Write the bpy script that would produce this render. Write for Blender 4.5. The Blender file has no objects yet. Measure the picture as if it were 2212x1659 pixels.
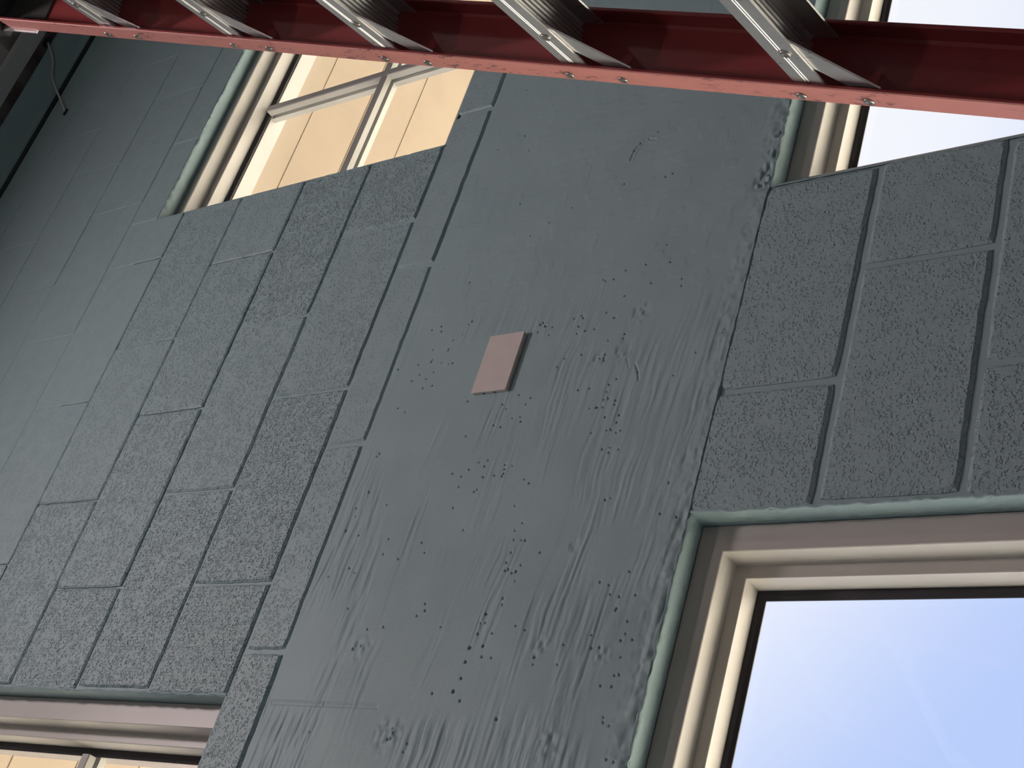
import bpy, bmesh, math, random
import numpy as np
from mathutils import Matrix, Vector, noise as mnoise

random.seed(7)
RNG = np.random.default_rng(11)
scene = bpy.context.scene
col = scene.collection

# ------------------------------------------------------------------ camera
CAM_R = np.array([[0.27308214566569056, 0.5447455195018681, -0.7928924647775939],
                  [-0.8226567334773343, 0.5594855927097678, 0.10105330481707503],
                  [0.4986602456411334, 0.6246824717666757, 0.6009240957760679]])
CAM_C = np.array([-1.28159362, -1.55313722, -1.89196275])
F_PX = 3200.09
cam_data = bpy.data.cameras.new('camera')
cam = bpy.data.objects.new('camera', cam_data)
col.objects.link(cam)
cam_data.sensor_fit = 'HORIZONTAL'
cam_data.sensor_width = 36.0
cam_data.lens = F_PX / 2212.0 * 36.0
cam_data.clip_start = 0.02
m = Matrix.Identity(4)
for i in range(3):
    m[i][0] = CAM_R[0][i]
    m[i][1] = -CAM_R[1][i]
    m[i][2] = -CAM_R[2][i]
    m[i][3] = CAM_C[i]
cam.matrix_world = m
scene.camera = cam

scene.view_settings.view_transform = 'Standard'
scene.view_settings.look = 'None'
scene.view_settings.exposure = 0.0
scene.view_settings.gamma = 1.0
scene.view_settings.use_curve_mapping = False

# ------------------------------------------------------------------ sky and sun
SUN_DIR = Vector((0.62, 0.25, 0.74)).normalized()      # towards the sun, high outside to the right
world = bpy.data.worlds.new('sky')
scene.world = world
world.use_nodes = True
wn, wl = world.node_tree.nodes, world.node_tree.links
wn.clear()
w_out = wn.new('ShaderNodeOutputWorld')
w_bg = wn.new('ShaderNodeBackground')
w_tc = wn.new('ShaderNodeTexCoord')
w_dot = wn.new('ShaderNodeVectorMath'); w_dot.operation = 'DOT_PRODUCT'
w_dot.inputs[1].default_value = SUN_DIR
w_map = wn.new('ShaderNodeMapRange'); w_map.interpolation_type = 'SMOOTHSTEP'
w_map.inputs['From Min'].default_value = 0.70
w_map.inputs['From Max'].default_value = 0.86
w_mix = wn.new('ShaderNodeMix'); w_mix.data_type = 'RGBA'
w_mix.inputs['A'].default_value = (0.54, 0.665, 1.05, 1)
w_mix.inputs['B'].default_value = (1.03, 1.02, 1.10, 1)
wl.new(w_tc.outputs['Generated'], w_dot.inputs[0])
wl.new(w_dot.outputs['Value'], w_map.inputs['Value'])
wl.new(w_map.outputs['Result'], w_mix.inputs['Factor'])
wl.new(w_mix.outputs['Result'], w_bg.inputs['Color'])
w_bg.inputs['Strength'].default_value = 1.0
wl.new(w_bg.outputs['Background'], w_out.inputs['Surface'])

sun_data = bpy.data.lights.new('sun', 'SUN')
sun_data.energy = 46.0
sun_data.color = (1.0, 0.93, 0.84)
sun_data.angle = math.radians(1.0)
sun = bpy.data.objects.new('sun', sun_data)
col.objects.link(sun)
sun.rotation_euler = SUN_DIR.to_track_quat('Z', 'Y').to_euler()

LAMP_COLOR = (1.0, 0.84, 0.84)
# (x, y, z, watts) of the shop lamps under the roof, all outside the frame; the far two are added fill
LAMPS = [(-0.20, -1.7, 1.72, 33.0), (2.6, -3.8, 1.72, 14.0), (-2.4, -3.6, 1.72, 24.0)]

# ------------------------------------------------------------------ helpers
def tag(o, label=None, cat=None, group=None, kind=None):
    if label: o['label'] = label
    if cat: o['category'] = cat
    if group: o['group'] = group
    if kind: o['kind'] = kind
    return o

def empty(name, loc=(0, 0, 0), parent=None):
    o = bpy.data.objects.new(name, None)
    o.empty_display_size = 0.05
    col.objects.link(o)
    o.location = loc
    if parent: child(o, parent)
    return o

def child(o, parent):
    o.parent = parent
    o.matrix_parent_inverse = Matrix.Translation(parent.location).inverted()

def mesh_obj(name, verts, faces, mat, parent=None, smooth=False, mats=None, mat_idx=None):
    me = bpy.data.meshes.new(name)
    me.from_pydata([tuple(v) for v in verts], [], faces)
    for mm in (mats or [mat]):
        me.materials.append(mm)
    if mat_idx is not None:
        me.polygons.foreach_set('material_index', mat_idx)
    bm = bmesh.new(); bm.from_mesh(me)
    bmesh.ops.recalc_face_normals(bm, faces=bm.faces)
    bm.to_mesh(me); bm.free()
    if smooth:
        me.polygons.foreach_set('use_smooth', [True] * len(me.polygons))
    me.update()
    o = bpy.data.objects.new(name, me)
    col.objects.link(o)
    if parent: child(o, parent)
    return o

class MB:
    """collects boxes / prisms / tubes into one mesh"""
    def __init__(self): self.v, self.f = [], []
    def box(self, a, b):
        x0, y0, z0 = a; x1, y1, z1 = b
        n = len(self.v)
        self.v += [(x0,y0,z0),(x1,y0,z0),(x1,y1,z0),(x0,y1,z0),(x0,y0,z1),(x1,y0,z1),(x1,y1,z1),(x0,y1,z1)]
        self.f += [tuple(n+i for i in q) for q in ((0,3,2,1),(4,5,6,7),(0,1,5,4),(1,2,6,5),(2,3,7,6),(3,0,4,7))]
        return self
    def prism(self, A, B):
        """two equal-length closed rings"""
        n = len(self.v); k = len(A)
        self.v += [tuple(p) for p in A] + [tuple(p) for p in B]
        for i in range(k):
            j = (i+1) % k
            self.f.append((n+i, n+j, n+k+j, n+k+i))
        self.f.append(tuple(n+i for i in range(k))[::-1])
        self.f.append(tuple(n+k+i for i in range(k)))
        return self
    def tube(self, pts, r, seg=8):
        pts = [Vector(p) for p in pts]
        rings = []
        for i, p in enumerate(pts):
            t = (pts[min(i+1, len(pts)-1)] - pts[max(i-1, 0)]).normalized()
            a = t.cross(Vector((0, 0.3, 1))).normalized(); b = t.cross(a)
            rings.append([p + r*(math.cos(2*math.pi*k/seg)*a + math.sin(2*math.pi*k/seg)*b) for k in range(seg)])
        n = len(self.v)
        for R_ in rings: self.v += [tuple(q) for q in R_]
        for i in range(len(rings)-1):
            for k in range(seg):
                j = (k+1) % seg
                self.f.append((n+i*seg+k, n+i*seg+j, n+(i+1)*seg+j, n+(i+1)*seg+k))
        self.f.append(tuple(n+k for k in range(seg))[::-1])
        self.f.append(tuple(n+(len(rings)-1)*seg+k for k in range(seg)))
        return self
    def build(self, name, mat, parent=None, smooth=False):
        return mesh_obj(name, self.v, self.f, mat, parent, smooth)

# ------------------------------------------------------------------ materials
def new_mat(name):
    mt = bpy.data.materials.new(name); mt.use_nodes = True
    nt = mt.node_tree; nt.nodes.clear()
    out = nt.nodes.new('ShaderNodeOutputMaterial')
    p = nt.nodes.new('ShaderNodeBsdfPrincipled')
    nt.links.new(p.outputs['BSDF'], out.inputs['Surface'])
    return mt, nt, p
def N(nt, kind, **kw):
    n = nt.nodes.new(kind)
    for k, v in kw.items():
        if k in n.inputs: n.inputs[k].default_value = v
        else: setattr(n, k, v)
    return n
def pos(nt):
    return nt.nodes.new('ShaderNodeNewGeometry').outputs['Position']
def tex_noise(nt, vec, scale, detail=2.0, rough=0.5):
    n = N(nt, 'ShaderNodeTexNoise', Scale=scale, Detail=detail, Roughness=rough)
    nt.links.new(vec, n.inputs['Vector'])
    return n.outputs['Fac']
def ramp(nt, fac, a, b, va=0.0, vb=1.0):
    n = N(nt, 'ShaderNodeMapRange')
    n.interpolation_type = 'SMOOTHSTEP'
    n.inputs['From Min'].default_value = a; n.inputs['From Max'].default_value = b
    n.inputs['To Min'].default_value = va; n.inputs['To Max'].default_value = vb
    nt.links.new(fac, n.inputs['Value'])
    return n.outputs['Result']
def math_(nt, op, a, b=None):
    n = N(nt, 'ShaderNodeMath', operation=op)
    for i, x in enumerate((a, b)):
        if x is None: continue
        if isinstance(x, (int, float)): n.inputs[i].default_value = x
        else: nt.links.new(x, n.inputs[i])
    return n.outputs[0]
def mixc(nt, fac, A, B):
    n = nt.nodes.new('ShaderNodeMix'); n.data_type = 'RGBA'
    if isinstance(fac, (int, float)): n.inputs['Factor'].default_value = fac
    else: nt.links.new(fac, n.inputs['Factor'])
    for k, x in (('A', A), ('B', B)):
        if isinstance(x, tuple): n.inputs[k].default_value = (*x, 1)
        else: nt.links.new(x, n.inputs[k])
    return n.outputs['Result']
def bump(nt, p, height, dist, strength=1.0):
    b = N(nt, 'ShaderNodeBump', Distance=dist)
    if isinstance(strength, (int, float)): b.inputs['Strength'].default_value = strength
    else: nt.links.new(strength, b.inputs['Strength'])
    nt.links.new(height, b.inputs['Height'])
    nt.links.new(b.outputs['Normal'], p.inputs['Normal'])
    return b

PAINT = (0.328, 0.445, 0.470)
PAINT2 = (0.308, 0.420, 0.450)

def m_block():
    mt, nt, p = new_mat('painted_concrete_block')
    v = pos(nt)
    at = N(nt, 'ShaderNodeAttribute', attribute_name='rough', attribute_type='OBJECT')
    n1 = tex_noise(nt, v, 145, 3, 0.5)
    n2 = tex_noise(nt, v, 340, 2, 0.5)
    n3 = tex_noise(nt, v, 26, 2, 0.5)
    # discrete pits in a smooth paint skin: warped cells, more and larger ones on the rougher blocks
    wn_ = N(nt, 'ShaderNodeTexNoise', Scale=210.0, Detail=2.0)
    nt.links.new(v, wn_.inputs['Vector'])
    sc = N(nt, 'ShaderNodeVectorMath', operation='MULTIPLY_ADD')
    sc.inputs[1].default_value = (0.007, 0.007, 0.007)
    nt.links.new(wn_.outputs['Color'], sc.inputs[0]); nt.links.new(v, sc.inputs[2])
    vo = N(nt, 'ShaderNodeTexVoronoi', Scale=165.0)
    nt.links.new(sc.outputs[0], vo.inputs['Vector'])
    sep = nt.nodes.new('ShaderNodeSeparateColor')
    nt.links.new(vo.outputs['Color'], sep.inputs[0])
    rad = math_(nt, 'MULTIPLY', math_(nt, 'MULTIPLY', sep.outputs[0], 0.50), math_(nt, 'ADD', at.outputs['Fac'], 0.35))
    rad = math_(nt, 'ADD', rad, math_(nt, 'MULTIPLY', math_(nt, 'SUBTRACT', n3, 0.5), 0.7))
    h1 = ramp(nt, math_(nt, 'SUBTRACT', vo.outputs['Distance'], rad), -0.02, 0.17)
    n4 = tex_noise(nt, v, 70, 2, 0.5)
    h2 = ramp(nt, n4, 0.29, 0.35)
    h = math_(nt, 'ADD', math_(nt, 'MULTIPLY', h1, 0.9), math_(nt, 'MULTIPLY', n2, 0.22))
    h = math_(nt, 'ADD', h, math_(nt, 'MULTIPLY', n1, 0.45))
    h = math_(nt, 'ADD', h, math_(nt, 'MULTIPLY', h2, 0.8))
    st = math_(nt, 'MULTIPLY_ADD', at.outputs['Fac'], 1.1); st.node.inputs[2].default_value = 0.06
    st.node.use_clamp = True
    bump(nt, p, h, 0.0038, st)
    c = mixc(nt, ramp(nt, n3, 0.3, 0.7), PAINT, PAINT2)
    nt.links.new(c, p.inputs['Base Color'])
    p.inputs['Roughness'].default_value = 0.50
    p.inputs['Specular IOR Level'].default_value = 0.4
    return mt
def m_paint(name, bscale=120, bd=0.0008, rough=0.45, strength=0.6):
    mt, nt, p = new_mat(name)
    v = pos(nt)
    n3 = tex_noise(nt, v, 9, 3, 0.5)
    c = mixc(nt, ramp(nt, n3, 0.3, 0.7), PAINT, PAINT2)
    nt.links.new(c, p.inputs['Base Color'])
    h = tex_noise(nt, v, bscale, 3, 0.55)
    bump(nt, p, h, bd, strength)
    p.inputs['Roughness'].default_value = rough
    p.inputs['Specular IOR Level'].default_value = 0.28
    return mt
def m_plain(name, c, rough=0.5, metal=0.0, bscale=None, bd=0.0005, c2=None, cscale=6.0):
    mt, nt, p = new_mat(name)
    v = pos(nt)
    if c2 is None: c2 = tuple(0.92*x for x in c)
    cc = mixc(nt, ramp(nt, tex_noise(nt, v, cscale, 3), 0.3, 0.7), c, c2)
    nt.links.new(cc, p.inputs['Base Color'])
    p.inputs['Roughness'].default_value = rough
    p.inputs['Metallic'].default_value = metal
    if bscale: bump(nt, p, tex_noise(nt, v, bscale, 3), bd)
    return mt
def m_scratched(name, c, cdark, rough, metal, thr=(0.60, 0.68)):
    """worn surface with streaky scratches"""
    mt, nt, p = new_mat(name)
    tc = nt.nodes.new('ShaderNodeTexCoord')
    mp = N(nt, 'ShaderNodeMapping'); mp.inputs['Scale'].default_value = (1.0, 1.0, 0.22)
    nt.links.new(tc.outputs['Object'], mp.inputs['Vector'])
    v = mp.outputs['Vector']
    s1 = tex_noise(nt, v, 160, 4, 0.65)
    s2 = tex_noise(nt, v, 22, 2, 0.5)
    f = math_(nt, 'MULTIPLY', ramp(nt, s1, *thr), ramp(nt, s2, 0.42, 0.62))
    cc = mixc(nt, f, c, cdark)
    cc = mixc(nt, ramp(nt, s2, 0.3, 0.75, 0.0, 0.35), cc, tuple(0.8*x for x in c))
    nt.links.new(cc, p.inputs['Base Color'])
    p.inputs['Roughness'].default_value = rough
    p.inputs['Metallic'].default_value = metal
    bump(nt, p, s1, 0.0002, 0.5)
    return mt
def m_glass():
    mt = bpy.data.materials.new('window_glass'); mt.use_nodes = True
    nt = mt.node_tree; nt.nodes.clear()
    out = nt.nodes.new('ShaderNodeOutputMaterial')
    tr = N(nt, 'ShaderNodeBsdfTransparent'); tr.inputs['Color'].default_value = (0.97, 0.985, 0.98, 1)
    gl = N(nt, 'ShaderNodeBsdfGlossy'); gl.inputs['Roughness'].default_value = 0.02
    fr = N(nt, 'ShaderNodeFresnel'); fr.inputs['IOR'].default_value = 1.35
    geo = nt.nodes.new('ShaderNodeNewGeometry')       # the same reflectance on both faces of the pane
    nt.links.new(math_(nt, 'SUBTRACT', 1.35, math_(nt, 'MULTIPLY', geo.outputs['Backfacing'], 1.35-1/1.35)), fr.inputs['IOR'])
    mx = N(nt, 'ShaderNodeMixShader')
    nt.links.new(fr.outputs['Fac'], mx.inputs['Fac'])
    nt.links.new(tr.outputs[0], mx.inputs[1]); nt.links.new(gl.outputs[0], mx.inputs[2])
    nt.links.new(mx.outputs[0], out.inputs['Surface'])
    return mt
def m_emit(name, c, s):
    mt = bpy.data.materials.new(name); mt.use_nodes = True
    nt = mt.node_tree; nt.nodes.clear()
    out = nt.nodes.new('ShaderNodeOutputMaterial')
    e = N(nt, 'ShaderNodeEmission'); e.inputs['Color'].default_value = (*c, 1); e.inputs['Strength'].default_value = s
    nt.links.new(e.outputs[0], out.inputs['Surface'])
    return mt

M_BLOCK = m_block()
M_MORTAR = m_paint('painted_mortar', 160, 0.0008, 0.5)
M_BEAM = m_paint('painted_poured_concrete', 260, 0.0004, 0.52, 0.5)
M_REVEAL = m_paint('painted_reveal', 110, 0.002, 0.55, 0.7)
M_FRAME = m_plain('cream_window_vinyl', (0.53, 0.51, 0.485), 0.42)
M_OUTER = m_plain('weathered_outer_vinyl', (0.40, 0.37, 0.36), 0.5)
M_MUNTIN = m_plain('pale_grey_muntin', (0.40, 0.395, 0.375), 0.45)
M_GASKET = m_plain('black_gasket', (0.018, 0.016, 0.022), 0.55)
M_GROOVE_SHADE = m_plain('dark_groove_shade', (0.012, 0.020, 0.026), 0.8)  # near-black colour for the shade in the wall-top groove
M_GLASS = m_glass()
M_SOFFIT = m_plain('tan_soffit_panel', (0.240, 0.180, 0.127), 0.6)
M_GROUND = m_plain('pale_dry_ground', (0.50, 0.455, 0.385), 0.9, cscale=0.3, c2=(0.45, 0.41, 0.35))
M_EXT = m_plain('exterior_render', (0.62, 0.56, 0.48), 0.8)
M_RED = m_scratched('red_fibreglass', (0.27, 0.034, 0.036), (0.16, 0.022, 0.024), 0.40, 0.0)
M_REDFADE = m_scratched('faded_red_fibreglass', (0.62, 0.25, 0.225), (0.10, 0.06, 0.06), 0.5, 0.0, (0.55, 0.62))
M_ALU = m_scratched('scuffed_aluminium', (0.62, 0.62, 0.62), (0.20, 0.20, 0.21), 0.40, 0.80)
M_RIVET = m_plain('rivet_steel', (0.42, 0.39, 0.36), 0.38, 0.85)
M_DARKCAP = m_plain('dark_plastic_cap', (0.03, 0.032, 0.03), 0.5)
M_PLATE = m_plain('off_white_plastic', (0.68, 0.62, 0.60), 0.38, c2=(0.65, 0.59, 0.57), cscale=40)
M_PLATE_EDGE = m_plain('pale_grey_plastic', (0.66, 0.63, 0.60), 0.45)
M_DECK = m_plain('grey_metal_deck', (0.50, 0.45, 0.42), 0.6)
M_JOIST = m_plain('grey_painted_steel', (0.72, 0.68, 0.68), 0.5)
M_WIRE = m_plain('grey_wire', (0.72, 0.67, 0.62), 0.6)
M_ROOM = m_paint('painted_room_wall', 60, 0.001, 0.5)
M_FLOOR = m_plain('bare_concrete_floor', (0.20, 0.19, 0.18), 0.7)
M_LAMP = m_plain('white_lamp_housing', (0.8, 0.8, 0.8), 0.5)
M_TUBE = m_emit('lamp_diffuser', LAMP_COLOR, 2.0)

# ------------------------------------------------------------------ dimensions of the wall (metres; wall face at y = 0)
H = 0.2032
BEAM_TOP, BEAM_BOT = -0.0993, -0.8098
HEAD_UP = 0.912
WIN = {1: (-1.52, -0.616, 0.0, HEAD_UP), 2: (0.607, 1.500, 0.0, HEAD_UP),
       3: (-1.82, -0.3141, -2.33, BEAM_BOT), 4: (0.3014, 1.807, -2.33, BEAM_BOT)}
FLOOR_Z = -3.50
WALL_X0, WALL_X1 = -4.0, 4.6
WALL_TOP = 2.025
GROOVE = (1.764, 1.800)

# ------------------------------------------------------------------ setting: room shell, roof, ground, soffit
def struct(o): o['kind'] = 'structure'; return o

# masonry core of the window wall, with the openings left free; its face is the mortar of the joints
xs = sorted({WALL_X0, WALL_X1} | {w[i] for w in WIN.values() for i in (0, 1)})
zs = sorted({FLOOR_Z, HEAD_UP, GROOVE[0], GROOVE[1], WALL_TOP} | {w[i] for w in WIN.values() for i in (2, 3)})
core = MB()
for i in range(len(xs)-1):
    for j in range(len(zs)-1):
        cx, cz = (xs[i]+xs[i+1])/2, (zs[j]+zs[j+1])/2
        if any(w[0] < cx < w[1] and w[2] < cz < w[3] for w in WIN.values()): continue
        yf = 0.0046
        if cz > HEAD_UP: yf = 0.0016
        if cz > GROOVE[0]: yf = 0.110
        core.box((xs[i], yf, zs[j]), (xs[i+1], 0.20, zs[j+1]))
wall_front = struct(core.build('wall_front', M_MORTAR))

struct(MB().box((WALL_X0, -7.2, FLOOR_Z-0.15), (WALL_X1, 0.0, FLOOR_Z)).build('floor', M_FLOOR))
struct(MB().box((WALL_X0, -7.2, FLOOR_Z), (WALL_X1, -7.0, 2.4)).build('wall_back', M_ROOM))
struct(MB().box((WALL_X0-0.2, -7.2, FLOOR_Z), (WALL_X0, 0.2, 2.4)).build('wall_left', M_ROOM))
struct(MB().box((WALL_X1, -7.2, FLOOR_Z), (WALL_X1+0.2, 0.2, 2.4)).build('wall_right', M_ROOM))

# fluted steel roof deck: ribs run away from the window wall
deck = MB()
pitch, zl, zh = 0.152, 2.075, 2.118
x = WALL_X0 - 0.2
prof = []
while x < WALL_X1 + 0.2:
    prof += [(x, zl), (x+0.060, zl), (x+0.078, zh), (x+0.134, zh)]
    x += pitch
ring = prof + [(prof[-1][0], 2.30), (prof[0][0], 2.30)]
A = [(px, -7.3, pz) for px, pz in ring]; B = [(px, 0.30, pz) for px, pz in ring]
deck.prism(A, B)
struct(deck.build('ceiling', M_DECK))

# soffit outside, tan panels with open seams running along the wall
SOF_Z = 1.20
soff = struct(MB().box((-5, 0.2, SOF_Z+0.0024), (6, 1.10, 2.3)).build('soffit', M_SOFFIT))
edges = [0.20, 0.283, 0.459, 0.634, 0.811, 0.987, 1.10]
for a, b in zip(edges[:-1], edges[1:]):
    MB().box((-5, a+0.0024, SOF_Z), (6, b-0.0024, SOF_Z+0.0032)).build('panel', M_SOFFIT, soff)
struct(MB().box((-60, 0.2, FLOOR_Z-0.5), (60, 90, FLOOR_Z-0.3)).build('ground', M_GROUND))

# ------------------------------------------------------------------ concrete blocks
def jag(p, amp):
    return amp * (mnoise.noise(Vector((p[0]*55, p[1]*55+3.1, 7.7))) + 0.6*mnoise.noise(Vector((p[0]*140, p[1]*140, 2.2))))
def block(x0, x1, z0, z1, gap=(0.0042,)*4, rough=0.6, amp=0.0016, y=0.0, bev=0.0042, flat_top=False, dep=0.0040):
    gl, gr, gb, gt = gap
    x0 += gl; x1 -= gr; z0 += gb; z1 -= gt
    if x1-x0 < 0.012 or z1-z0 < 0.012: return None
    step = 0.021
    nx = max(2, int((x1-x0)/step)); nz = max(2, int((z1-z0)/step))
    out = [(x0+(x1-x0)*i/nx, z0) for i in range(nx)] + [(x1, z0+(z1-z0)*i/nz) for i in range(nz)] \
        + [(x1-(x1-x0)*i/nx, z1) for i in range(nx)] + [(x0, z1-(z1-z0)*i/nz) for i in range(nz)]
    cx, cz = (x0+x1)/2, (z0+z1)/2
    ringo, ringi = [], []
    for (px, pz) in out:
        j = jag((px, pz), amp)
        # corners rounded a little
        ux = 0 if x0+1e-6 < px < x1-1e-6 else (1 if px > cx else -1)
        uz = 0 if z0+1e-6 < pz < z1-1e-6 else (1 if pz > cz else -1)
        k = j - (0.0015 if ux and uz else 0)
        ringo.append((px+ux*k, pz+uz*k))
        bx = bev + 0.5*abs(j)
        bz = 0.0004 if (flat_top and uz > 0) else bx
        ringi.append((px+ux*(k-bx), pz+uz*(k-bz)))
    n = len(out)
    y += random.uniform(-0.0007, 0.0007)
    v = [(px, 0.022, pz) for px, pz in ringo] + [(px, y+dep, pz) for px, pz in ringo] + [(px, y, pz) for px, pz in ringi]
    f = []
    for i in range(n):
        j = (i+1) % n
        f += [(i, j, n+j, n+i), (n+i, n+j, 2*n+j, 2*n+i)]
    f.append(tuple(range(2*n, 3*n)))
    o = mesh_obj('block', v, f, M_BLOCK, wall_front)
    o['rough'] = float(rough)
    return o
def clip_course(z0, z1, head0, x_lo, x_hi, gap=0.0042, rough=(0.5, 0.9), amp=0.0016, top_gap=None, bev=0.0042, dep=0.0040):
    """one course of 16 inch blocks with heads at head0 + k*0.4064, cut at the window openings"""
    k = math.floor((x_lo-head0)/(2*H))
    x = head0 + k*2*H
    while x < x_hi:
        a, b = max(x, x_lo), min(x+2*H, x_hi)
        segs = [(a, b, z0, z1)]
        for w in WIN.values():
            new = []
            for (p, q, r0, r1) in segs:
                if q <= w[0] or p >= w[1] or r1 <= w[2] or r0 >= w[3]:
                    new.append((p, q, r0, r1)); continue
                if p < w[0]: new.append((p, w[0], r0, r1))
                if q > w[1]: new.append((w[1], q, r0, r1))
                mp, mq = max(p, w[0]), min(q, w[1])
                if r1 > w[3]: new.append((mp, mq, w[3], r1))
                if r0 < w[2]: new.append((mp, mq, r0, w[2]))
            segs = new
        for (p, q, r0, r1) in segs:
            g = [gap, gap, gap, gap if top_gap is None else top_gap]
            for w in WIN.values():
                if abs(p-w[1]) < 1e-6 and r0 < w[3]-1e-6 and r1 > w[2]+1e-6: g[0] = 0.0006
                if abs(q-w[0]) < 1e-6 and r0 < w[3]-1e-6 and r1 > w[2]+1e-6: g[1] = 0.0006
                if abs(r0-w[3]) < 1e-6 and p < w[1] and q > w[0]: g[2] = 0.0006
                if abs(r1-w[2]) < 1e-6 and p < w[1] and q > w[0]: g[3] = 0.0006
            cxm, czm = (p+q)/2, (r0+r1)/2
            rr = random.uniform(*rough)
            # the lower left blocks of the pier are the coarsest
            rr += 0.30*max(0, min(1, (-cxm+0.0)/0.5))
            block(p, q, r0, r1, g, rr, amp, bev=bev, flat_top=top_gap is not None, dep=dep*random.uniform(0.8, 1.2))
        x += 2*H
XL, XH = -2.45, 2.7
clip_course(BEAM_TOP, 0.0, -0.1293, XL, XH, 0.0038, (0.28, 0.42))
HEAD_OFF = {0: 0.0, 1: H, 2: 0.0, 3: H, 4: 0.061, 5: H+0.071, 6: 0.05, 7: H+0.03, 8: 0.02}
for k in range(9):
    z0, z1 = k*H, min((k+1)*H, GROOVE[0])
    rg = (0.55, 0.85) if k < 2 else ((0.45, 0.72) if k < 4 else (0.22, 0.34))
    if k > 5: rg = (0.08, 0.16)
    if z1 - z0 > 0.03:
        clip_course(z0, z1, HEAD_OFF[k], XL, XH, (0.0026, 0.0024, 0.0013, 0.0011)[k] if k < 4 else 0.0009, rg, 0.0016 if k < 2 else 0.001, bev=(0.0038, 0.0036, 0.0034, 0.0032)[k] if k < 4 else 0.0022, dep=(0.0038, 0.0034, 0.0024, 0.0022)[k] if k < 4 else 0.0013)
zb = BEAM_BOT
for k in range(8):
    z1 = -0.8098 if k == 0 else -1.0012-(k-1)*H
    z0 = -1.0012-k*H
    if z0 < -2.5: break
    clip_course(z0, z1, -0.1062 if k % 2 == 0 else -0.1062+H, XL, XH, 0.0052, (0.42, 0.55), 0.0014, 0.0004 if k == 0 else None, bev=0.0058)

# bond beam above the groove, soft edged
def soft_bar(name, x0, x1, z0, z1, y0, y1, r, mat, parent):
    n = 5
    pts = []
    for (cy, cz, a0) in ((y0+r, z0+r, 180), (y0+r, z1-r, 90)):
        seq = range(n+1)
        for i in seq:
            a = math.radians((270 - 90*i/n) if cz < (z0+z1)/2 else (180 - 90*i/n))
            pts.append((cy + r*math.cos(a), cz + r*math.sin(a)))
    ring = [(y1, z0)] + pts + [(y1, z1)]
    A = [(x0, py, pz) for py, pz in ring]; B = [(x1, py, pz) for py, pz in ring]
    return MB().prism(A, B).build(name, mat, parent)
soft_bar('bond_beam', WALL_X0, WALL_X1, GROOVE[1], 2.052, -0.004, 0.15, 0.040, M_BEAM, wall_front)
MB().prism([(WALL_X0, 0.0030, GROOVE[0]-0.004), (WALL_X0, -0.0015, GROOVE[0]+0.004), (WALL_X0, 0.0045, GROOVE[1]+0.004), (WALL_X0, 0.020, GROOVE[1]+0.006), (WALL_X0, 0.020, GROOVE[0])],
           [(WALL_X1, 0.0030, GROOVE[0]-0.004), (WALL_X1, -0.0015, GROOVE[0]+0.004), (WALL_X1, 0.0045, GROOVE[1]+0.004), (WALL_X1, 0.020, GROOVE[1]+0.006), (WALL_X1, 0.020, GROOVE[0])]).build('groove_shade_strip', M_GROOVE_SHADE, wall_front)  # dark strip that paints the shadow line of the groove

# ------------------------------------------------------------------ poured beam between the window rows, real relief
def px_wall(u, v):
    """picture point -> (x, z) on the wall, used only to carry measured marks over to metres"""
    d = CAM_R.T @ np.array([(u-1106)/F_PX, (v-829.5)/F_PX, 1.0])
    p = CAM_C + d*(0-CAM_C[1])/d[1]
    return p[0], p[2]
def value_noise(X, Z, sx, sz, seed):
    r = np.random.default_rng(seed)
    g = r.random((257, 257))
    u, w = X*sx + 1000.3, Z*sz + 1000.7
    i, j = np.floor(u).astype(int), np.floor(w).astype(int)
    fu, fw = u-i, w-j
    fu = fu*fu*(3-2*fu); fw = fw*fw*(3-2*fw)
    i0, j0, i1, j1 = i % 257, j % 257, (i+1) % 257, (j+1) % 257
    return (g[i0, j0]*(1-fu)+g[i1, j0]*fu)*(1-fw) + (g[i0, j1]*(1-fu)+g[i1, j1]*fu)*fw
def sstep(a, b, t):
    t = np.clip((t-a)/(b-a), 0, 1); return t*t*(3-2*t)

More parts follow.
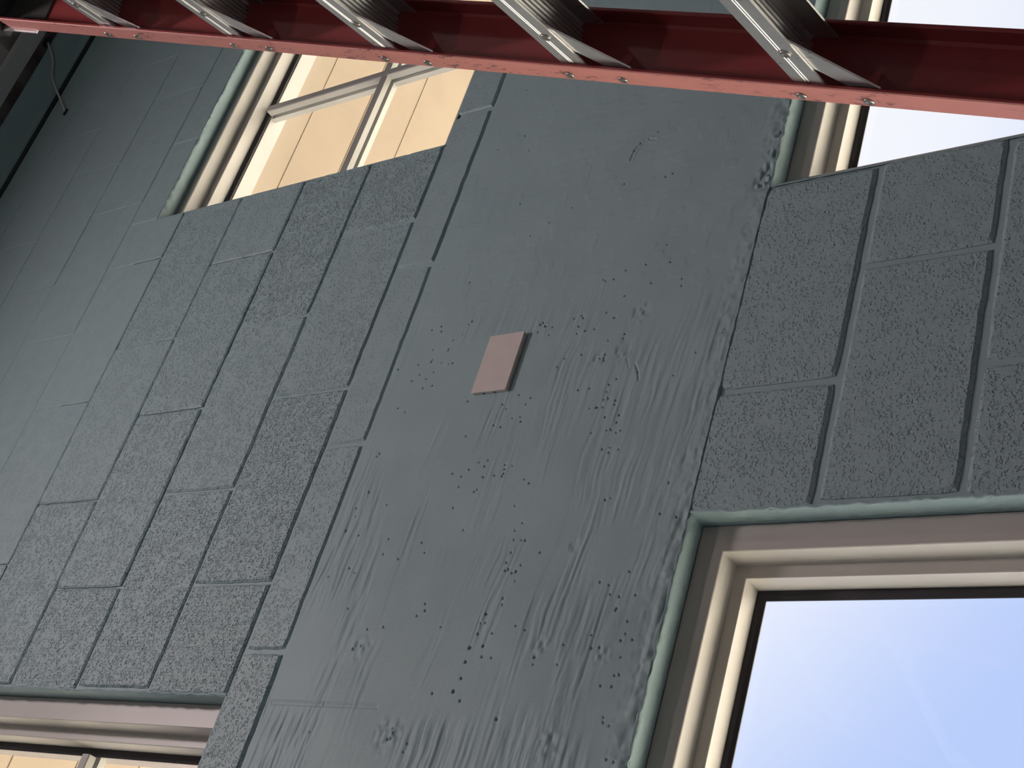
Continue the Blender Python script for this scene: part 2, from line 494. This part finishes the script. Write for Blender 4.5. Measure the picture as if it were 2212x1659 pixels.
DXB = 0.0017
def beam_relief():
    fx = np.arange(-0.86, 1.16, DXB)
    gx = np.concatenate([np.linspace(WALL_X0, -0.90, 40), fx, np.linspace(1.20, WALL_X1, 40)])
    gz = np.linspace(BEAM_BOT+0.0004, BEAM_TOP-0.0035, 500)
    X, Z = np.meshgrid(gx, gz, indexing='ij')
    h = 0.0022*(value_noise(X, Z, 4, 6, 1)-0.5) + 0.0011*(value_noise(X, Z, 11, 16, 2)-0.5)
    # board-marked half: towards the left of the wall the timber grain printed into the concrete
    bx = 0.13 + 0.10*(Z+0.30) + 0.05*(value_noise(X, Z, 14, 14, 3)-0.5)
    board = 1 - sstep(-0.03, 0.05, X-bx)
    Zs = Z + 0.045*X + 0.016*(value_noise(X, Z, 7, 8, 21)-0.5) + 0.005*(value_noise(X, Z, 22, 30, 22)-0.5)
    grain = (value_noise(X, Zs, 11, 210, 4)-0.5) + 0.7*(value_noise(X, Zs, 20, 120, 5)-0.5) + 0.35*(value_noise(X, Zs, 60, 300, 7)-0.5)
    patch = sstep(0.60, 0.82, value_noise(X, Zs, 4.5, 15, 6))
    patch = np.maximum(patch, 0.8*sstep(0.64, 0.84, value_noise(X, Zs, 9, 24, 16)))
    far = sstep(0.2, -0.55, X)
    patch = np.maximum(patch, far*sstep(0.50, 0.75, value_noise(X, Zs, 6, 13, 26)))
    h += board*(0.00012 + patch*(0.0009+0.0009*far))*grain
    # faint board steps
    for zb_, dz in ((-0.30, 0.0003), (-0.60, 0.0003)):
        h += board*dz*sstep(-0.003, 0.003, Zs-zb_)
    # trowelled half: broad sweeps
    tro = 1-board
    h += tro*0.0016*(value_noise(X+0.4*Z, Z, 6, 3, 8)-0.5)
    h += tro*0.0005*sstep(0.60, 0.8, value_noise(X, Z, 45, 60, 9))
    # lumpy strip along the lower edge and next to the openings
    edge = sstep(0.06, 0.0, Z-BEAM_BOT)
    h += edge*0.0024*(value_noise(X, Z, 60, 75, 10)-0.42)
    h += edge*0.0016*(value_noise(X, Z, 140, 170, 12)-0.5)
    opn = np.zeros_like(X)
    for w in (WIN[3], WIN[4]):
        opn = np.maximum(opn, sstep(w[0]-0.02, w[0]+0.01, X)*sstep(w[1]+0.02, w[1]-0.01, X))
    h += opn*sstep(0.035, 0.0, Z-BEAM_BOT)*0.006*(value_noise(X, Z, 55, 70, 13)-0.65)
    # bug holes: measured ones, then strays
    holes = []
    P5 = [(240,1278,9),(224,1298,5),(1150,1070,9),(1148,1040,5),(1096,1047,5),(798,1168,6),(770,1428,7),(752,1495,6),(850,1525,7),(908,1430,5),(918,1363,6),
          (1046,1378,8),(1040,1410,9),(1030,1425,8),(870,1512,5),(1278,446,9),(1295,434,6),(1310,456,9),(1357,460,5),(1262,494,5),(1334,510,4),(1550,388,7),(1497,407,7),
          (1555,404,5),(1822,505,8),(1687,660,10),(1660,663,6),(1695,640,5),(778,510,6),(640,490,6),(580,480,6),(575,685,9),(583,672,6),(490,705,6),(362,735,8),
          (810,942,8),(1034,960,6),(1057,988,5),(1140,900,7),(1184,960,5),(1216,917,4),(1705,875,7),(1712,918,5),(1678,975,6),(1692,1040,4),(1782,1025,6),(1768,1072,7),
          (1703,1127,6),(1765,1140,7),(1793,1127,6),(1676,1248,6),(1726,1237,6),(1782,1252,4),(1717,1270,4),(2106,1465,5),(1730,1563,4),(820,445,6),(540,797,4),(500,768,4),(1994,178,5),(2118,42,4),(288,1610,5),(88,1632,4),(715,1628,4)]
    holes += [(740+a*0.33454, 552+b*0.33454, r*0.33454) for a, b, r in P5]
    P9 = [(820,883,12),(907,870,9),(898,940,8),(795,974,11),(992,1343,10),(1388,993,7),(1120,391,9),(1058,332,8),(1050,386,8),(1152,350,6),(1115,452,6),(1094,400,5),
          (1070,376,5),(1090,270,5),(925,662,8),(920,720,5),(892,722,6),(873,792,6),(967,790,5),(1032,604,6),(1036,565,5),(300,182,8),(265,280,6),(362,310,5),(22,126,6),
          (535,600,5),(533,643,5),(480,677,5),(165,765,6),(72,893,7),(125,872,5),(632,748,5),(1120,742,4),(1870,830,7),(1797,835,6),(1795,942,5),(1720,478,5),(1662,458,4),
          (1683,1332,5),(1683,1364,5),(1720,1387,6),(715,1165,12),(765,1080,9),(1240,945,10),(1232,992,7),(415,1500,5),(390,1555,5),(325,1405,5),(290,1475,4),(310,1470,5),(1705,1605,4),
          (1755,1060,6),(1785,1055,5),(1665,1127,4),(1736,1132,5),(757,1225,4),(330,1432,4),(80,400,4),(532,270,4)]
    holes += [(740+a*0.33454, 1104+b*0.33454, r*0.33454) for a, b, r in P9]
    P2 = [(1180,875,9),(890,655,7),(858,1163,6),(1005,965,7),(1205,970,5),(1822,1188,6),(2135,1120,6),(1484,1340,5),(1215,1520,5),(858,1237,4),(1190,580,5),(2090,1142,4),(1147,1312,4),(2040,850,5),(2098,1580,4)]
    holes += [(740+a*0.33454, b*0.33454, r*0.33454) for a, b, r in P2 if a > 1000]
    pts = [(*px_wall(u, v), r) for u, v, r in holes]
    rr = np.random.default_rng(5)
    for _ in range(45):
        x_ = rr.uniform(-0.75, 0.32); z_ = rr.uniform(-0.79, -0.13)
        pts.append((x_, z_, rr.uniform(1.6, 2.4)))
    for cx, cz, n_ in ((0.02, -0.20, 12), (0.05, -0.55, 12), (-0.10, -0.62, 10), (-0.16, -0.40, 6), (-0.33, -0.52, 8), (-0.45, -0.73, 10)):
        for _ in range(n_):
            pts.append((cx+rr.normal(0, 0.05), cz+rr.normal(0, 0.025), rr.uniform(1.6, 2.6)))
    ix0 = 40
    for (x_, z_, r) in pts:
        if not (-0.84 < x_ < 1.14 and BEAM_BOT+0.01 < z_ < BEAM_TOP-0.01): continue
        rad = max(0.0015, r*0.00078*0.80)
        ic = ix0 + int(round((x_+0.86)/DXB)); jc = int(round((z_-gz[0])/(gz[1]-gz[0])))
        k = int(rad/0.0014)+3
        sl = (slice(max(ic-k, 0), ic+k+1), slice(max(jc-k, 0), jc+k+1))
        d = np.hypot((X[sl]-x_)*0.9, Z[sl]-z_)
        h[sl] -= min(0.012, 4.0*rad)*(1-sstep(0.55*rad, 1.1*rad, d))
    # marks: trowel arc, hairline scratches, levelling line
    def stroke(pts_px, wd, depth, ridge=0.0):
        P = [px_wall(*p) for p in pts_px]
        for (a, b) in zip(P[:-1], P[1:]):
            x0_, x1_ = min(a[0], b[0])-0.02, max(a[0], b[0])+0.02
            i0 = max(0, np.searchsorted(gx, x0_)); i1 = np.searchsorted(gx, x1_)
            Xs, Zs_ = X[i0:i1], Z[i0:i1]
            dx, dz = b[0]-a[0], b[1]-a[1]; L2 = dx*dx+dz*dz
            t = np.clip(((Xs-a[0])*dx+(Zs_-a[1])*dz)/L2, 0, 1)
            d = np.hypot(Xs-a[0]-t*dx, Zs_-a[1]-t*dz)
            new = -depth*(1-sstep(0.3*wd, wd, d)) + ridge*(1-sstep(0, wd*1.2, np.abs(d-1.5*wd)))
            h[i0:i1] += new
    stroke([(1363, 346), (1372, 326), (1386, 310), (1404, 301), (1418, 302)], 0.0030, 0.0010, 0.0006)
    stroke([(1372, 785), (1377, 802), (1379, 820)], 0.0022, 0.0016)
    stroke([(1354, 775), (1358, 795)], 0.002, 0.0010)
    for dv in (-3, 3):
        stroke([(588, 1517+dv), (700, 1522+dv), (815, 1526+dv)], 0.0021, 0.0012)
    # scabby patches
    for (u, v, rad) in ((1385, 675, 0.030), (1345, 755, 0.030), (1290, 775, 0.025), (1460, 1000, 0.016), (1240, 1180, 0.016), (1165, 1395, 0.022), (1305, 1415, 0.022), (1190, 1610, 0.035), (835, 1590, 0.04), (780, 1400, 0.03), (1655, 388, 0.030), (1668, 360, 0.026), (1680, 325, 0.020), (1690, 290, 0.016), (1702, 255, 0.012)):
        x_, z_ = px_wall(u, v)
        d = np.hypot(X-x_, Z-z_)
        h += (1-sstep(0.2*rad, rad, d))*(0.0034 if u < 1600 else 0.013)*(value_noise(X, Z, 110, 150, 31)-(0.55 if u < 1600 else 0.75))
    nx, nz = X.shape
    V = np.empty((nx*nz, 3))
    V[:, 0] = X.ravel(); V[:, 1] = -h.ravel(); V[:, 2] = Z.ravel()
    # roll the border back into the wall
    Vr = V.reshape(nx, nz, 3)
    Vr[:, 0, 1] = 0.02; Vr[:, -1, 1] = 0.02
    Vr[:, -2, 1] += 0.0016
    ii, jj = np.meshgrid(np.arange(nx-1), np.arange(nz-1), indexing='ij')
    a = (ii*nz+jj).ravel()
    F = np.stack([a, a+nz, a+nz+1, a+1], 1).astype(np.int32)
    me = bpy.data.meshes.new('beam')
    me.vertices.add(len(V)); me.vertices.foreach_set('co', V.ravel())
    me.loops.add(F.size); me.loops.foreach_set('vertex_index', F.ravel())
    me.polygons.add(len(F))
    me.polygons.foreach_set('loop_start', np.arange(0, F.size, 4, dtype=np.int32))
    me.polygons.foreach_set('loop_total', np.full(len(F), 4, dtype=np.int32))
    me.polygons.foreach_set('use_smooth', np.ones(len(F), dtype=bool))
    me.materials.append(M_BEAM)
    me.update(calc_edges=True); me.validate()
    o = bpy.data.objects.new('beam', me); col.objects.link(o); child(o, wall_front)
    o['label'] = 'smooth poured concrete beam with board marks and small air holes'
    return o
beam_relief()

# ------------------------------------------------------------------ painted reveals round the openings
def reveal(w, side):
    """soft-edged painted return of the wall, ragged where it meets the wall face"""
    x0, x1, z0, z1 = w
    Ln = (x1-x0) if side in 'tb' else (z1-z0)
    n = max(8, int(Ln/0.006))
    prof = [(-0.0040, 0.0012), (-0.0010, 0.0006), (0.0006, 0.0030), (0.0012, 0.008), (0.0010, 0.018), (0.0004, 0.030), (-0.0005, 0.0405), (-0.008, 0.0405)]
    v, f = [], []
    for i in range(n+1):
        t = i/n
        for q, (s, y) in enumerate(prof):
            a = t*Ln
            k = mnoise.noise(Vector((a*60, w[0]*7+ord(side), q*0.3))) + 0.7*mnoise.noise(Vector((a*170, w[1]*5+ord(side), 4.4+q*0.2)))
            if q < 4: s += 0.0024*k; y += 0.0018*max(-0.4, k)
            elif q < 6: s += 0.0005*k
            if side == 't': p = (x0+a, y, z1-s)
            elif side == 'b': p = (x0+a, y, z0+s)
            elif side == 'l': p = (x0+s, y, z0+a)
            else: p = (x1-s, y, z0+a)
            v.append(p)
    k = len(prof)
    for i in range(n):
        for q in range(k-1):
            f.append((i*k+q, (i+1)*k+q, (i+1)*k+q+1, i*k+q+1))
    return mesh_obj('reveal', v, f, M_REVEAL, wall_front, smooth=True)
for w in WIN.values():
    for s in 'tblr': reveal(w, s)

# ------------------------------------------------------------------ windows
def side_points(w, side, s, y):
    x0, x1, z0, z1 = w
    if side == 't': return (x0+s, y, z1-s), (x1-s, y, z1-s)
    if side == 'b': return (x0+s, y, z0+s), (x1-s, y, z0+s)
    if side == 'l': return (x0+s, y, z0+s), (x0+s, y, z1-s)
    return (x1-s, y, z0+s), (x1-s, y, z1-s)
FRAME_PROF = [(0.0015, 0.0400), (0.0415, 0.0400), (0.0425, 0.0415), (0.0420, 0.0600), (0.0424, 0.0740), (0.0440, 0.0800),
              (0.0630, 0.0800), (0.0640, 0.0808), (0.0640, 0.1300), (0.0015, 0.1300)]
GASKET_PROF = [(0.0630, 0.1175), (0.0720, 0.1185), (0.0780, 0.1215), (0.0780, 0.1235), (0.0630, 0.1235)]
OUTER_LOW = [(0.0015, 0.1305), (0.0550, 0.1305), (0.0550, 0.1480), (0.0015, 0.1480)]
OUTER_PROF = [(0.0015, 0.1305), (0.0740, 0.1305), (0.0740, 0.1330), (0.0700, 0.1335), (0.0700, 0.1760), (0.0015, 0.1760)]
LABELS = {1: 'upper window beside the plaster beam, low in the picture, showing tan soffit',
          2: 'upper window with grey cross bars behind the red ladder rail',
          3: 'large lower window with cream frame and plain blue sky',
          4: 'lower window crossed by the red ladder rail, white sky behind'}
def window(idx):
    w = WIN[idx]
    if idx == 2: w = (w[0], w[1], w[2], w[3]+0.018)      # frame head set up behind the lintel
    root = empty('window_%d' % idx, ((w[0]+w[1])/2, 0.08, w[2]))
    root['kind'] = 'structure'; root['label'] = LABELS[idx]
    names = {'t': 'frame_head', 'b': 'frame_sill', 'l': 'frame_jamb', 'r': 'frame_jamb'}
    for s in 'tblr':
        for prof, nm, mt in ((FRAME_PROF, names[s], M_FRAME), (GASKET_PROF, 'gasket', M_GASKET), (OUTER_PROF if idx < 3 else OUTER_LOW, 'outer_frame', M_OUTER)):
            A = [side_points(w, s, *p)[0] for p in prof]; B = [side_points(w, s, *p)[1] for p in prof]
            MB().prism(A, B).build(nm, mt, root)
    MB().box((w[0]+0.066, 0.1240, w[2]+0.066), (w[1]-0.066, 0.1280, w[3]-0.066)).build('pane', M_GLASS, root)
    if idx in (1, 2):
        xm, zm = (w[0]+w[1])/2, 0.441
        for (y0, y1, hw) in ((0.1060, 0.1235, 0.0105), (0.1335, 0.1480, 0.0105)):
            c = 0.002
            def bar(vertical):
                r2 = [(-hw, y1), (-hw, y0+c) if y0 < 0.12 else (-hw, y0), (-hw+c, y0), (hw-c, y0), (hw, y0+c), (hw, y1)]
                e = 0.079 if y0 < 0.12 else 0.0705
                if vertical:
                    A = [(xm+a, y, w[2]+e) for a, y in r2]; B = [(xm+a, y, w[3]-e) for a, y in r2]
                else:
                    A = [(w[0]+e, y+0.0005, zm+a) for a, y in r2]; B = [(w[1]-e, y+0.0005, zm+a) for a, y in r2]
                MB().prism(A, B).build('muntin', M_MUNTIN, root)
            bar(True); bar(False)
    return root
for i in WIN: window(i)

# ------------------------------------------------------------------ step ladder
LP = np.array([0.12959107, -0.76827078, -0.08243017])
LR = np.array([-0.24054229, -0.97063866, 0.0]); LR /= np.linalg.norm(LR)     # along the steps, towards the room
LN = np.array([-0.92748426, 0.22984783, 0.29486085]); LN /= np.linalg.norm(LN)  # front of the ladder
LD = np.array([0.27073558, -0.13098287, 0.95370107])                          # up along the visible rail
U = np.cross(LR, LN); U = U if U[2] > 0 else -U
U /= np.linalg.norm(U)                                                        # up, square to the steps
SPL = float(LD @ LR) / float(LD @ U)
D1 = U + SPL*LR; D2 = U - SPL*LR
STEP = 0.3048*float(LD @ U)
GAP0 = 0.37                                                                   # rail to rail at the topmost step
NST = 12
U_BOT = (FLOOR_Z + 0.012 - LP[2])/U[2]
ladder = empty('step_ladder', tuple(LP + U*U_BOT))
tag(ladder, 'red fibreglass step ladder with aluminium steps standing before the wall', 'ladder')
def lp(base, D, u, r, n, sgn=1):
    return tuple(base + D*u + LR*(r*sgn) + LN*n)
def rivet(c, axis, parent, rad=0.0062):
    a = Vector(axis); e1 = a.cross(Vector((0, 0, 1))).normalized(); e2 = a.cross(e1)
    v, f = [], []
    seg = 12
    prof = [(1.0, -0.001), (1.0, 0.0006), (0.86, 0.0014), (0.55, 0.0018), (0.42, 0.0010)]
    for (q, hh) in prof:
        for k in range(seg):
            t = 2*math.pi*k/seg
            v.append(tuple(Vector(c) + a*hh + (e1*math.cos(t)+e2*math.sin(t))*rad*q))
    for i in range(len(prof)-1):
        for k in range(seg):
            j = (k+1) % seg
            f.append((i*seg+k, i*seg+j, (i+1)*seg+j, (i+1)*seg+k))
    f.append(tuple((len(prof)-1)*seg+k for k in range(seg)))
    f.append(tuple(range(seg))[::-1])
    return mesh_obj('rivet', v, f, M_RIVET, parent, smooth=True)
W_RAIL = 0.0776
R0, R1, TW, TF = -0.0114, 0.0206, 0.0045, 0.0048
def rail(base, D, sgn, u_top, u_bot, w_rail, n_off, name='rail'):
    # C channel, flanges towards the steps, lips slightly rounded
    c = 0.0012
    prof = [(R0, -c), (R0+c, 0), (R1-c, 0), (R1, -c), (R1, -TF+c), (R1-c, -TF), (R0+TW+0.003, -TF), (R0+TW, -TF-0.003),
            (R0+TW, -w_rail+TF+0.003), (R0+TW+0.003, -w_rail+TF), (R1-c, -w_rail+TF), (R1, -w_rail+TF-c), (R1, -w_rail+c), (R1-c, -w_rail), (R0+c, -w_rail), (R0, -w_rail+c)]
    A = [lp(base, D, u_bot, r, n+n_off, sgn) for r, n in prof]; B = [lp(base, D, u_top, r, n+n_off, sgn) for r, n in prof]
    mb = MB().prism(A, B)
    idx = [0]*len(mb.f)
    for i in (0, 1, 2, 12, 13, 14): idx[i] = 1
    return mesh_obj(name, mb.v, mb.f, None, ladder, mats=[M_RED, M_REDFADE], mat_idx=idx)
U_TOP = 0.288
base2 = LP + LR*GAP0
rail_a = rail(LP, D1, 1, U_TOP, U_BOT, W_RAIL, 0.0)
rail_b = rail(base2, D2, -1, U_TOP, U_BOT, W_RAIL, 0.0)
UB = -0.0764*float(LD @ U)
for k in range(NST):
    u = -k*STEP
    if u + UB < U_BOT + 0.05: break
    for (bs, D, sg, ra) in ((LP, D1, 1, rail_a), (base2, D2, -1, rail_b)):
        rivet(lp(bs, D, u, 0.0, 0.0005, sg), LN, ra)
        rivet(lp(bs, D, u+UB, 0.0, 0.0005, sg), LN, ra)
    # step: channel with ribbed tread, level, skirts front and back
    t = 0.0022
    hgt = 0.0350
    nf, nb = -TF-0.0004, -W_RAIL+TF+0.0004
    rise = (nf-nb)*LN[2]/U[2]
    inner = []
    nr = 9
    for i in range(nr+1):
        q = i/nr
        n_ = nf-t-0.004 + (nb+t+0.004-(nf-t-0.004))*q
        u_ = rise*(nf-n_)/(nf-nb) - t
        wv = 0.16/nr*(nf-nb)
        if 0 < i < nr:
            inner += [(u_, n_+2*wv), (u_-0.0030, n_+wv), (u_-0.0030, n_-wv), (u_, n_-2*wv)]
        else: inner.append((u_, n_))
    prof = [(0.0, nf), (-hgt, nf), (-hgt, nf-t), (-t-0.003, nf-t)] + inner + [(rise-t-0.003, nb+t), (rise-hgt, nb+t), (rise-hgt, nb), (rise, nb)]
    ra_, rb_ = R0+TW+0.0005, GAP0 - (R0+TW+0.0005)
    A = [tuple(LP + U*(u+0.0012+a) + LR*(SPL*u + ra_) + LN*n_) for a, n_ in prof]
    B = [tuple(LP + U*(u+0.0012+a) + LR*(rb_ - SPL*u) + LN*n_) for a, n_ in prof]
    st = MB().prism(A, B).build('step', M_ALU, ladder)
    # two ribs on the front skirt
    for du in (-0.0155, -0.0190):
        pr = [(du+0.0006, nf-0.0002), (du, nf+0.0007), (du-0.0006, nf-0.0002)]
        A = [tuple(LP + U*(u+0.0012+a) + LR*(SPL*u + ra_) + LN*n_) for a, n_ in pr]
        B = [tuple(LP + U*(u+0.0012+a) + LR*(rb_ - SPL*u) + LN*n_) for a, n_ in pr]
        MB().prism(A, B).build('rib', M_ALU, st)
    for (bs, D, sg) in ((LP, D1, 1), (base2, D2, -1)):
        rivet(lp(bs, D, u-0.0200, 0.078, nf+0.0006, sg), LN, st)
        # knee braces front and back
        for (n0, du) in ((nf-t-0.0004, 0.0),):
            p0 = np.array([0.100, u-0.012+du]); p1 = np.array([0.000, u+UB-0.004+du*0.4])
            dv = (p1-p0)/np.linalg.norm(p1-p0); pv = np.array([-dv[1], dv[0]])
            hw = 0.0140
            ol = [p0+pv*hw, p0-pv*hw, p1-pv*hw*0.95, p1+dv*0.010-pv*hw*0.4, p1+dv*0.010+pv*hw*0.4, p1+pv*hw*0.95]
            A = [lp(bs, U, q[1], q[0]+sg*0+SPL*u, n0, sg) for q in ol]
            B = [lp(bs, U, q[1], q[0]+SPL*u, n0-0.0022, sg) for q in ol]
            MB().prism(A, B).build('brace', M_ALU, ladder)
# top end: dark cap with sheet-metal gussets
cap = []
for (rr, nn) in ((-0.030, 0.006), (GAP0+0.030, 0.006), (GAP0+0.030, -0.18), (-0.030, -0.18)):
    cap.append((rr, nn))
rs = 0.062*0.0
A = [tuple(LP + U*(U_TOP+0.030) + LR*(r + (0.02 if r < 0.1 else -0.02)) + LN*n) for r, n in cap]
B = [tuple(LP + U*(U_TOP+0.080) + LR*(r + (0.02 if r < 0.1 else -0.02)) + LN*n) for r, n in cap]
MB().prism(A, B).build('top_cap', M_DARKCAP, ladder)
for (bs, D, sg) in ((LP, D1, 1), (base2, D2, -1)):
    pr = [(R0+TW+0.0002, -TF-0.0004), (R0+TW+0.0030, -TF-0.0004), (R0+TW+0.0030, -W_RAIL+TF+0.0004), (R0+TW+0.0002, -W_RAIL+TF+0.0004)]
    A = [lp(bs, D, 0.195, r, n, sg) for r, n in pr]; B = [lp(bs, D, U_TOP+0.029, r, n, sg) for r, n in pr]
    MB().prism(A, B).build('end_plate', M_DARKCAP, ladder)
    pr = [(R0-0.0025, 0.004), (R0-0.0003, 0.004), (R0-0.0003, -0.09), (R0-0.0025, -0.09)]
    A = [lp(bs, D, 0.215, r, n, sg) for r, n in pr]; B = [lp(bs, D, U_TOP+0.029, r, n, sg) for r, n in pr]
    MB().prism(A, B).build('gusset', M_ALU, ladder)
    foot = [(R0-0.006, 0.004), (R1+0.006, 0.004), (R1+0.006, -W_RAIL-0.004), (R0-0.006, -W_RAIL-0.004)]
    A = [lp(bs, D, U_BOT-0.004, r, n, sg) for r, n in foot]; B = [lp(bs, D, U_BOT+0.09, r, n, sg) for r, n in foot]
    MB().prism(A, B).build('foot', M_DARKCAP, ladder)

# ------------------------------------------------------------------ blank cover plate on the beam
def plate():
    x0, x1, z0, z1 = -0.0578, 0.0632, -0.3958, -0.3205
    root = empty('cover_plate', ((x0+x1)/2, 0.0, z0))
    tag(root, 'blank pinkish white rectangular cover plate fixed to the grey beam', 'cover plate')
    def rrect(x0, x1, z0, z1, r, y, n=4):
        o = []
        for cx, cz, a0 in ((x1-r, z1-r, 0), (x0+r, z1-r, 90), (x0+r, z0+r, 180), (x1-r, z0+r, 270)):
            for i in range(n+1):
                a = math.radians(a0+90*i/n)
                o.append((cx+r*math.cos(a), y, cz+r*math.sin(a)))
        return o
    # back housing with two snap slots in its left edge
    back = []
    i_ = 0.0004
    pts = rrect(x0+i_, x1-i_, z0+i_, z1-i_, 0.003, 0)
    ring = [(p[0], p[2]) for p in pts]
    slots = [(-0.3455, 0.0058), (-0.3685, 0.0058)]
    new = []
    for k, p in enumerate(ring):
        new.append(p)
        q = ring[(k+1) % len(ring)]
        if abs(p[0]-(x0+i_)) < 1e-5 and abs(q[0]-(x0+i_)) < 1e-5 and p[1] > q[1]:
            for zc, wd in slots:
                new += [(x0+i_, zc+wd/2), (x0+i_+0.003, zc+wd/2-0.0006), (x0+i_+0.003, zc-wd/2+0.0006), (x0+i_, zc-wd/2)]
    MB().prism([(a, 0.0015, b) for a, b in new], [(a, -0.0055, b) for a, b in new]).build('housing', M_PLATE_EDGE, root)
    # front cover, edges eased
    v = []
    rings = [rrect(x0, x1, z0, z1, 0.0032, -0.0058), rrect(x0, x1, z0, z1, 0.0032, -0.0080), rrect(x0+0.0008, x1-0.0008, z0+0.0008, z1-0.0008, 0.0028, -0.0090)]
    n = len(rings[0]); f = []
    for r in rings: v += r
    for a in range(2):
        for k in range(n):
            j = (k+1) % n
            f.append((a*n+k, a*n+j, (a+1)*n+j, (a+1)*n+k))
    f.append(tuple(range(2*n, 3*n))); f.append(tuple(range(n))[::-1])
    mesh_obj('front_cover', v, f, M_PLATE, root)
    return root
plate()

# ------------------------------------------------------------------ steel under the roof, wire
joist = empty('ledger_angle', (1.0, -0.07, 2.02))
tag(joist, 'grey steel angle running along the wall top under the roof deck', 'steel angle')
MB().box((WALL_X0+0.01, -0.082, 2.035), (WALL_X1-0.01, -0.030, 2.041)).build('flange', M_JOIST, joist)
MB().box((WALL_X0+0.01, -0.082, 2.041), (WALL_X1-0.01, -0.076, 2.074)).build('web', M_JOIST, joist)

wp = [(110, 92), (117, 112), (122, 135), (119, 165), (124, 182), (133, 205), (145, 240)]
pts = []
for i, (u, v) in enumerate(wp):
    x_, z_ = px_wall(u, v); pts.append((x_*0.995, -0.010 if i < 6 else -0.003, z_))
wire = empty('hanging_wire', pts[-1])
tag(wire, 'thin pale wire hanging slack down the teal wall from the roof steel', 'wire')
dense = []
for i in range(len(pts)-1):
    for t in (0, 0.5): dense.append(tuple(Vector(pts[i]).lerp(Vector(pts[i+1]), t)))
dense.append(pts[-1])
MB().tube(dense, 0.0032, 8).build('strand', M_WIRE, wire, smooth=True)
xw, _, zw = pts[-1]
MB().box((xw-0.011, -0.006, zw-0.003), (xw+0.011, 0.003, zw+0.003)).build('staple', M_DARKCAP, wire)
xw, _, zw = pts[0]
MB().box((xw-0.016, -0.018, zw-0.008), (xw+0.016, -0.003, zw+0.010)).build('staple', M_DARKCAP, wire)

# ------------------------------------------------------------------ shop lamps under the roof
for i, (lx, ly, lz, pw) in enumerate(LAMPS):
    where = ['nearest the window wall', 'added as fill at the right of the room', 'added as fill at the left of the room'][i]
    root = empty('ceiling_lamp', (lx, ly, lz))
    tag(root, 'white hanging shop lamp ' + where, 'lamp', 'shop lamps under the roof deck')
    MB().prism([(lx-0.12, ly-0.22, lz+0.06), (lx-0.07, ly-0.22, lz+0.11), (lx+0.07, ly-0.22, lz+0.11), (lx+0.12, ly-0.22, lz+0.06)],
               [(lx-0.12, ly+0.22, lz+0.06), (lx-0.07, ly+0.22, lz+0.11), (lx+0.07, ly+0.22, lz+0.11), (lx+0.12, ly+0.22, lz+0.06)]).build('housing', M_LAMP, root)
    for sy in (-0.17, 0.17):
        MB().box((lx-0.004, ly+sy-0.004, lz+0.11), (lx+0.004, ly+sy+0.004, 2.078)).build('hanger', M_JOIST, root)
    MB().box((lx-0.10, ly-0.20, lz+0.052), (lx+0.10, ly+0.20, lz+0.060)).build('diffuser', M_TUBE, root)
    ld = bpy.data.lights.new('lamp_light', 'AREA')
    ld.shape = 'RECTANGLE'; ld.size = 0.2; ld.size_y = 0.4; ld.energy = pw; ld.color = LAMP_COLOR
    lo = bpy.data.objects.new('lamp_light', ld); col.objects.link(lo)
    lo.location = (lx, ly, lz+0.045)
    child(lo, root)
    # added upward light, put in to brighten the roof deck and bond beam
    lu = bpy.data.lights.new('added_uplight', 'AREA')
    lu.shape = 'RECTANGLE'; lu.size = 0.12; lu.size_y = 0.4; lu.energy = pw*0.22; lu.color = LAMP_COLOR
    uo = bpy.data.objects.new('added_uplight', lu); col.objects.link(uo)
    uo.location = (lx, ly, lz+0.115); uo.rotation_euler = (math.pi, 0, 0)
    child(uo, root)
